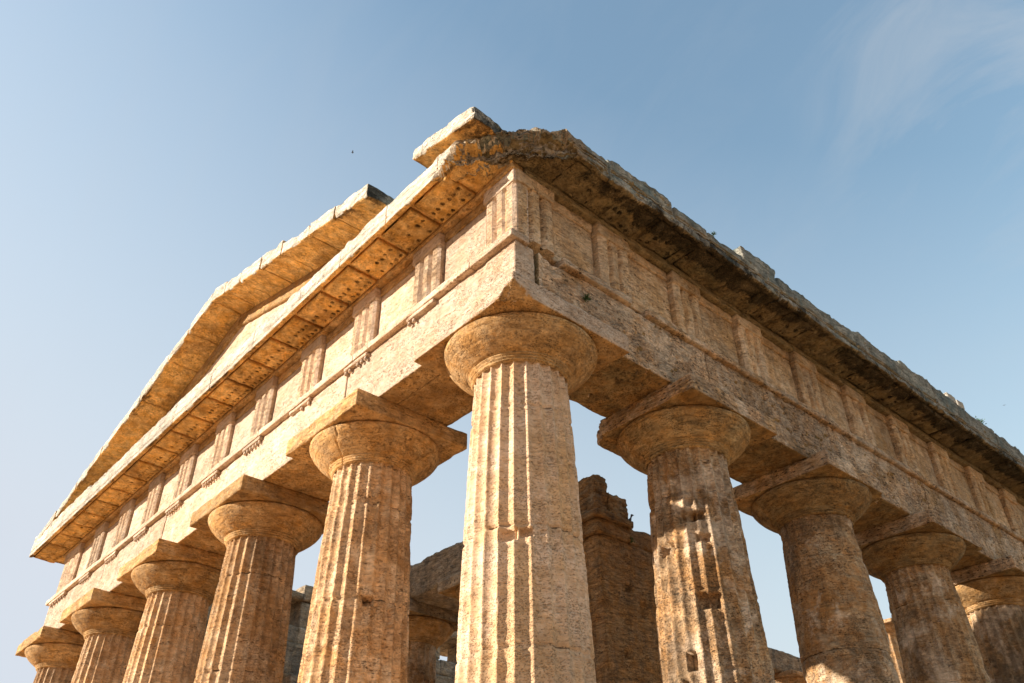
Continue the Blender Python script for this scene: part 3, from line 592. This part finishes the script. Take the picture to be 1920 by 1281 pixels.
# tympanum
def tymp():
    xs = lin(XE+.1, -3.4, .10); n = len(xs); m = 14
    V = []; ysf, ysb = -T+.06, -.2
    top = np.array([zrake(x)-.01 for x in xs]); t = np.linspace(0, 1, m)
    X = np.repeat(xs, m); Z = np.concatenate([P3(ZG1-.05)+t*max(.02, tt-ZG1+.05) for tt in top])
    Pf = np.stack([X, np.full(n*m, ysf), Z], -1); Pf[:, 1] += .02*fbm(Pf, 3, 3, 51)
    Pb = Pf.copy(); Pb[:, 1] = ysb
    V = np.concatenate([Pf, Pb]); I = np.arange(n-1)[:, None]*m+np.arange(m-1)[None]
    Ff = np.stack([I, I+m, I+m+1, I+1], -1).reshape(-1, 4); Fb = Ff[:, ::-1]+n*m
    e = n*m; tp = [(i*m+m-1, (i+1)*m+m-1, e+(i+1)*m+m-1, e+i*m+m-1) for i in range(n-1)]
    sd_ = [((n-1)*m+j, e+(n-1)*m+j, e+(n-1)*m+j+1, (n-1)*m+j+1) for j in range(m-1)]
    mesh_obj('pediment_wall', V, np.concatenate([Ff, Fb, np.array(tp), np.array(sd_)]), PALE, temple)
tymp()
for (xa, xb, q_) in ((-11.1, -3.5, 0), (-22.2, -11.13, 1)):
    block('raking_moulding', (xa, xb), (-T-.03, -.4), (-.46, -.012), .06, GOLD, temple, chip=.03, seed=990+q_, r0=.02,
          post=lambda V, P: P+np.stack([0*P[:, 0], 0*P[:, 0], P3(APZ-np.abs(P[:, 0]-APX)*abs(SL))+.03], -1))
def rake_block(xa, xb, i, th=.36, yo=OV+.02, cell=.05, seed=0, label=None, endcut=0, r0=.014):
    """raking cornice block between xa < xb; sheared to the slope"""
    s = 1 if xa >= APX-.01 else -1
    L_ = abs(xb-xa)
    def pre(V):
        f = V[:, 1] < -yo+.001
        return np.where(f, -.05*np.clip(fbm(V, (3, 3, 6), 3, seed+1)+.1, 0, 1), 0)
    def post(V, P):
        P = P.copy(); t = V[:, 2] > th-.01
        P[:, 2] += np.where(t, .07*fbm(V, (1.4, 1.4, 1), 4, seed+5, .7), 0)
        low = V[:, 2] < .01
        inner = sstep(-V[:, 1], T+.02, T+.10)*(1-sstep(-V[:, 1], yo-.12, yo-.09))
        P[:, 2] += np.where(low, inner*.035+.022*fbm(V, 2.5, 4, seed+7, .6), 0)+.03*(np.random.RandomState(seed).rand()-.5)
        if endcut:
            P[:, 0] = np.where(P[:, 0] > xb-.6, np.minimum(P[:, 0], xb-.45+.45*np.clip((-P[:, 1]-.4)/1.1, 0, 1)+.10*fbm(V, 4, 3, seed+8)), P[:, 0])
        P[:, 2] += P3(zrake(0))+ (0-0)
        P[:, 2] = P[:, 2]-P3(zrake(0))+P3(0)+np.array(APZ-np.abs(P[:, 0]-APX)*abs(SL))
        return P
    b = block('raking_cornice', (xa, xb), (-yo, -.15), (0, th), cell, SOFF, temple, r0=r0, chip=.10, thr=.04, cf=2.8, amp=.012, seed=seed, big=.015, pre=pre, post=post,
              attrs={'crust_shade': lambda V: .62*sstep(-V[:, 1], 1.2, 1.75)*sstep(fbm(V+seed, .9, 2, 99), -.3, .4)+.5*sstep(V[:, 0], -3.1, -2.8)*(V[:, 0] < -2)*1.0+(.7*sstep(V[:, 0], -.1, .5) if endcut else 0)}, props={'label': label} if label else None)
    me = b.data; me.materials.append(CROWN); me.materials.append(GREY)
    co = np.empty(len(me.polygons)*3, np.float32); me.polygons.foreach_get('center', co); co = co.reshape(-1, 3)
    no = np.empty(len(me.polygons)*3, np.float32); me.polygons.foreach_get('normal', no); no = no.reshape(-1, 3)
    idx = ((no[:, 1] < -.35) & (co[:, 1] < -yo+.15) | (no[:, 2] > .5)).astype(np.int32)
    if xb > -2.8: idx = np.where((no[:, 0] > .6) & (co[:, 0] > xb-.8), 2, idx)
    me.polygons.foreach_set('material_index', idx)
RB = [-2.74, -4.15, -5.35, -6.75, -7.95, -9.2, -10.2, -11.12, -12.5, -13.75, -15.6, -18.3, -20.2, -21.9, -23.3]
for i in range(len(RB)-1):
    rake_block(RB[i+1]+.016, RB[i]-.016, i, th=[.36, .40, .36, .46, .42, .38, .44, .36, .33, .38, .30, .34, .3, .34][i], seed=1000+11*i, cell=.045 if i < 4 else .06,
               label='broken end block of the raking cornice with a dark crusted end' if i == 0 else None)
rake_block(-.97, .95, 20, th=.33, yo=OV+.13, seed=1300, cell=.03, r0=.05, label='lone cornice block left standing above the broken corner', endcut=1)

# ------------------------------------------------------------------ behind the colonnade
# anta wall of the porch and the remains on top of it
def anta_pre(V): return .02*fbm(V, (1.2, 1.2, 2.5), 3, 71)-.03*np.clip(fbm(V, (2, 2, 18), 3, 72), 0, 1)
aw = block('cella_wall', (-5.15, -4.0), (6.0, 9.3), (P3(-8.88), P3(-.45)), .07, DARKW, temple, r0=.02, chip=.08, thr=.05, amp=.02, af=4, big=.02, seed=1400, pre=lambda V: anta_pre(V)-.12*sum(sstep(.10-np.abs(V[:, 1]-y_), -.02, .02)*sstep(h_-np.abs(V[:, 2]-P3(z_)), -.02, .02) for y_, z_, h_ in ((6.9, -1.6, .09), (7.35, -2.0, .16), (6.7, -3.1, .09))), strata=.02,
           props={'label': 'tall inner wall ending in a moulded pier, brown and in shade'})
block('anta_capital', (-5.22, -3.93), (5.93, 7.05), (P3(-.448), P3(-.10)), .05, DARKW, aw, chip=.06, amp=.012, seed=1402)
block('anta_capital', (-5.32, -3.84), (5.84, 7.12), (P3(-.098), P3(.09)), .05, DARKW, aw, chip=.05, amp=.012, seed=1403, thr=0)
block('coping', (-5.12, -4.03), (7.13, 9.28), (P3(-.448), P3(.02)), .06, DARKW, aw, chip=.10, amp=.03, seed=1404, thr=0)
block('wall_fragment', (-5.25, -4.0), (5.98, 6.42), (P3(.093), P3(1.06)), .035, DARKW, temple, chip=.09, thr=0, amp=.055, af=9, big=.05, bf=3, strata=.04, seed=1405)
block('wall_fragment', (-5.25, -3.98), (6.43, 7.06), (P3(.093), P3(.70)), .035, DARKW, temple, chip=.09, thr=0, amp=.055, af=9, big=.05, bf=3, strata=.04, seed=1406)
# porch columns and their beam
for (x, s_) in ((-8.7, 1), (-12.75, 2)):
    column(x, 7.0, 1500+s_*10, SHAFTD, GOLD, GREYW, det=.6, wear=.5, rs=.95)
block('porch_beam', (-15.9, -5.5), (6.05, 7.9), (P3(.0), P3(1.1)), .06, GREYW, temple, chip=.16, thr=-.05, amp=.03, big=.04, seed=1520, r0=.03)
block('cella_wall', (-17.2, -15.95), (6.0, 9.6), (P3(-8.88), P3(1.0)), .12, DARKW, temple, chip=.08, amp=.02, seed=1521)
# far flank seen from inside
FX = XS[-1]
for i in range(1, 8): column(FX, YS[i], 1600+i*10, SHAFTD, FLANK, GREYW, det=.45, wear=.5)
block('architrave', (FX-T, FX+T), (T+.01, YE), (P3(0), P3(1.27)), .12, GREYW, temple, chip=.08, amp=.02, seed=1700)
for i, y in enumerate(np.arange(T+.02, YE-1.3, 1.36)):
    block('backing_block', (FX-.6, FX+T-.05), (y, y+1.35), (P3(1.29), P3(1.9)), .08, GREYW, temple, chip=.06, amp=.02, seed=1710+i)
    if i % 3 != 1: block('backing_block', (FX-.6, FX+T-.10), (y, y+1.34), (P3(1.92), P3(2.9)), .08, GREYW, temple, chip=.06, amp=.02, seed=1740+i)
    rr_ = np.random.RandomState(i+5).rand()
    block('cornice', (FX-1.7, FX+T), (y, y+1.35), (P3(2.93), P3(3.2+.45*rr_)), .10, GREYW, temple, chip=.12, thr=-.1, amp=.03, seed=1770+i)
block('architrave', (FX-T, FX+T), (T+.01+.0, YE), (P3(1.28), P3(1.285)), 1.0, GREYW, temple) if False else None
# two-storey colonnade inside: upper beams and small upper columns
block('inner_beam', (-8.95, -8.25), (11.0, 23.6), (P3(-.41), P3(.34)), .08, GREYW, temple, chip=.08, thr=0, amp=.02, seed=1800)

def upper_column(x, y, z0, z1, r0, r1, seed, mat):
    nth, nz = 80, 50; th = np.linspace(0, 2*math.pi, nth, endpoint=False); zz = np.linspace(z0, z1-.42, nz)
    prof = [(np.interp(z, [z0, z1-.42], [r0, r1]), z, 1) for z in zz]+[(r1*1.06, z1-.40, 0), (r1*1.25, z1-.32, 0), (r1*1.55, z1-.22, 0), (r1*1.66, z1-.17, 0), (r1*1.55, z1-.15, 0)]
    pr = np.array(prof); n = len(pr); TH = np.repeat(th, n); r = np.tile(pr[:, 0], nth); Z = np.tile(pr[:, 1], nth); k_ = np.tile(pr[:, 2], nth)
    ph = ((TH*16/(2*math.pi)) % 1)-.5; Q = np.stack([x+np.cos(TH)*r, y+np.sin(TH)*r, Z], -1)
    r = r-.03*(1-(2*ph)**2)*k_+.015*fbm(Q, 5, 3, seed)
    V = np.stack([x+np.cos(TH)*r, y+np.sin(TH)*r, P3(Z)], -1)
    I = np.arange(nth)[:, None]*n+np.arange(n-1)[None]; J = ((np.arange(nth)+1) % nth)[:, None]*n+np.arange(n-1)[None]
    c = mesh_obj('inner_column', V, np.stack([I, J, J+1, I+1], -1).reshape(-1, 4), mat, temple)
    w = r1*1.75; block('abacus', (x-w, x+w), (y-w, y+w), (P3(z1-.155), P3(z1)), .06, mat, c, chip=.06, seed=seed)
    return c
for i, y in enumerate((12.0, 16.1, 20.3)):
    upper_column(-8.6, y, -8.88, -.42, .62, .45, 1820+i, SHAFT)
upper_column(-8.6, 28.9, -8.88, 3.2, .62, .42, 1830, SHAFT)

# stepped platform
for i, (g, z) in enumerate(((1.35, 0), (1.75, -.42), (2.15, -.84))):
    block('platform_step', (XS[-1]-g, g), (-g, YS[-1]+g), (z-.42, z-.001), 1.2, PALE, temple, r0=.02, chip=.02, amp=.01, seed=1900+i)

# ------------------------------------------------------------------ ground
gx = np.concatenate([-np.geomspace(2500, 30, 14), np.linspace(-25, 25, 21), np.geomspace(30, 2500, 14)])
GXX, GYY = np.meshgrid(gx, gx, indexing='ij'); n = len(gx)
GV = np.stack([GXX.ravel(), GYY.ravel(), np.full(n*n, -1.32)], -1); GV[:, 2] += .15*fbm(GV, .08, 3, 7)*sstep(np.hypot(GV[:, 0]+11, GV[:, 1]-15), 30, 60)
I = np.arange(n-1)[:, None]*n+np.arange(n-1)[None]
mesh_obj('ground', GV, np.stack([I, I+n, I+n+1, I+1], -1).reshape(-1, 4), GROUND, None, props={'kind': 'structure'})

# ------------------------------------------------------------------ loose stones, plants, birds
def thing(o, label, cat, group=None):
    o['label'] = label; o['category'] = cat
    if group: o['group'] = group
    return o
def plant(name, base, size, n, seed, out, label, cat='plant', group=None):
    rnd = np.random.RandomState(seed); V = []; F = []
    out = np.array(out, float); out /= np.linalg.norm(out)
    for i in range(n):
        d = out*rnd.uniform(.3, 1)+rnd.normal(0, .55, 3); d /= np.linalg.norm(d); d[2] = d[2]*.8+rnd.uniform(-.2, .3)
        Lh = size*rnd.uniform(.45, 1); s = np.cross(d, rnd.normal(0, 1, 3)); s /= np.linalg.norm(s); b0 = np.array([0., 0, 0])
        # thin stem
        k = len(V); w = .006
        mid = b0+d*Lh*.55+np.array([0, 0, -.12*Lh]); end = b0+d*Lh+np.array([0, 0, -.22*Lh*rnd.rand()])
        V += [b0-s*w, b0+s*w, mid+s*w, mid-s*w, end]; F += [(k, k+1, k+2, k+3), (k+3, k+2, k+4)]
        for q in range(5):
            t = rnd.uniform(.25, 1); c = (b0*(1-t)+end*t)+rnd.normal(0, .01, 3)
            ld = d*.5+rnd.normal(0, .6, 3); ld /= np.linalg.norm(ld); ls = np.cross(ld, rnd.normal(0, 1, 3)); ls /= np.linalg.norm(ls)
            ll = size*rnd.uniform(.12, .26); k = len(V)
            V += [c, c+ld*ll*.5+ls*ll*.28, c+ld*ll, c+ld*ll*.5-ls*ll*.28]; F += [(k, k+1, k+2, k+3)]
    me = bpy.data.meshes.new(name); me.from_pydata([tuple(v) for v in V], [], F); me.materials.append(LEAF)
    o = bpy.data.objects.new(name, me); COL.objects.link(o); o.location = base
    return thing(o, label, cat, group)
b = (0.826, 0.816, 9.722); plant('wall_plant', b, .13, 40, 1, (1, -.3, -.1), 'small green tuft growing out of the flank architrave beside the corner')
b = (-3.980, 7.085, 8.532); plant('wall_plant', b, .17, 22, 2, (1, -.3, 0), 'green tuft on the brown inner wall below the pigeon')
b = (-4.020, 7.065, 8.925); plant('wall_plant', b, .16, 16, 3, (.3, 0, 1), 'wispy tuft on the wall top at the feet of the pigeon')
for i, (b, sz, lb) in enumerate((((1.642, 16.240, 12.748), .24, 'larger green shrub on the top edge of the flank cornice, far right'), ((1.642, 14.792, 12.619), .18, 'dark green tuft beside the pale stone on the flank cornice'), ((1.642, 13.483, 12.567), .13, 'low green tuft on the flank cornice between two pale stones, nearer the corner'), ((1.642, 4.053, 12.667), .09, 'dark tuft in the gap after the second cornice block of the flank'))):
    plant('cornice_plant', b, sz, 30, 10+i, (.5, 0, 1), lb)
def stone_piece(b, dims, seed, label):
    dx, dy, dz = dims
    V, F = grid_box(lin(-dx/2, dx/2, .04), lin(-dy/2, dy/2, .04), lin(-.12, dz, .04))
    P, nn = rounded(V, (-dx/2, -dy/2, -.12), (dx/2, dy/2, dz), .02+.08*np.clip(fbm(V, 4, 3, seed)+.2, 0, 1)); P = P+nn*(.03*fbm(V, 6, 3, seed+2))[:, None]
    o = mesh_obj('loose_stone', P, F, CROWN); o.location = b; thing(o, label, 'stone')
stone_piece((1.512, 14.646, 12.847), (.4, .45, .22), 31, 'pale squared stone catching the sun on top of the flank cornice')
stone_piece((1.512, 13.413, 12.858), (.3, .3, .10), 33, 'flat pale stone lying on the flank cornice left of the squared one')
stone_piece((1.512, 15.353, 13.010), (.3, .35, .16), 34, 'rounded dark stone on the flank cornice right of the squared pale one')

def bird(name, loc, heading, scale, seed, flying, label, lift=0):
    """one continuous body from tail to beak, wings, legs"""
    if flying: sp = [(-.20, 0, .012), (-.12, 0, .03), (-.04, .0, .05), (.05, .01, .048), (.11, .02, .03), (.145, .028, .028), (.175, .025, .014), (.20, .02, .002)]
    else: sp = [(-.24, -.02, .012), (-.16, .0, .026), (-.08, .03, .058), (.0, .055, .070), (.06, .09, .058), (.085, .14, .034), (.095, .19, .026), (.105, .222, .030), (.13, .232, .020), (.150, .226, .008), (.168, .220, .002)]
    n = 12; V = []; F = []
    for (x, z, r) in sp:
        for q in range(n):
            a_ = q*2*math.pi/n; V.append((x-(0 if flying else .35*r*math.sin(a_)), r*math.cos(a_)*(1.6 if (x < -.14) else .95), z+r*math.sin(a_)*(.35 if x < -.18 else 1)))
    for i in range(len(sp)-1):
        for q in range(n): F.append((i*n+q, i*n+(q+1) % n, (i+1)*n+(q+1) % n, (i+1)*n+q))
    F.append(tuple(range(n))[::-1]); F.append(tuple(range((len(sp)-1)*n, len(sp)*n)))
    o = mesh_obj(name, V, F, FEATHER)
    for s in (-1, 1):
        if flying: W_ = [(.07, s*.03, .02), (.09, s*.16, .07+lift), (.03, s*.33, .05+lift*2), (-.03, s*.20, .055+lift), (-.06, s*.03, .02)]
        else: W_ = [(.05, s*.050, .09), (.02, s*.068, .06), (-.08, s*.060, .035), (-.20, s*.02, .0), (-.10, s*.045, .06), (-.02, s*.055, .095)]
        k = len(W_); Vw = W_+[(a_, b_-s*.008, c_-.006) for a_, b_, c_ in W_]; Fw = [tuple(range(k)), tuple(range(k, 2*k))[::-1]]+[(i, i+k, (i+1) % k+k, (i+1) % k) for i in range(k)]
        mesh_obj('wing', Vw, Fw, FEATHER, o, smooth=False)
        if not flying:
            g = []; gf = []
            for (x, z, r) in ((.0, .0, .010), (.004, -.05, .006)):
                for q in range(6): g.append((x+r*math.cos(q*math.pi/3), s*.028+r*math.sin(q*math.pi/3), z))
            for q in range(6): gf.append((q, q+6, (q+1) % 6+6, (q+1) % 6))
            for a_ in (-.5, 0, .5, math.pi):
                kk = len(g); g += [(.0, s*.028-.004, -.048), (.0, s*.028+.004, -.048), (.035*math.cos(a_), s*.028+.035*math.sin(a_), -.054)]; gf.append((kk, kk+1, kk+2))
            mesh_obj('leg', g, gf, plain('bird_leg_red', (.35, .09, .06)) if 'bird_leg_red' not in bpy.data.materials else bpy.data.materials['bird_leg_red'], o)
    o.location = loc; o.rotation_euler = (0, 0, heading); o.scale = (scale,)*3
    return thing(o, label, 'bird')
bird('pigeon', (-4.12, 7.187, P3(.085)), math.radians(35), 1.15, 1, False, 'dark pigeon standing upright on the end of the inner wall top')
b = (-60.47, 26.04, 85.17); bird('flying_bird', b, 1.0, 1.0, 2, True, 'tiny dark bird flying in the sky left of the temple corner', lift=.03)
b = (-34.96, 162.07, 89.70); bird('flying_bird', b, 2.2, 1.0, 3, True, 'tiny blurred bird flying in the sky above the flank at far right', lift=-.01)
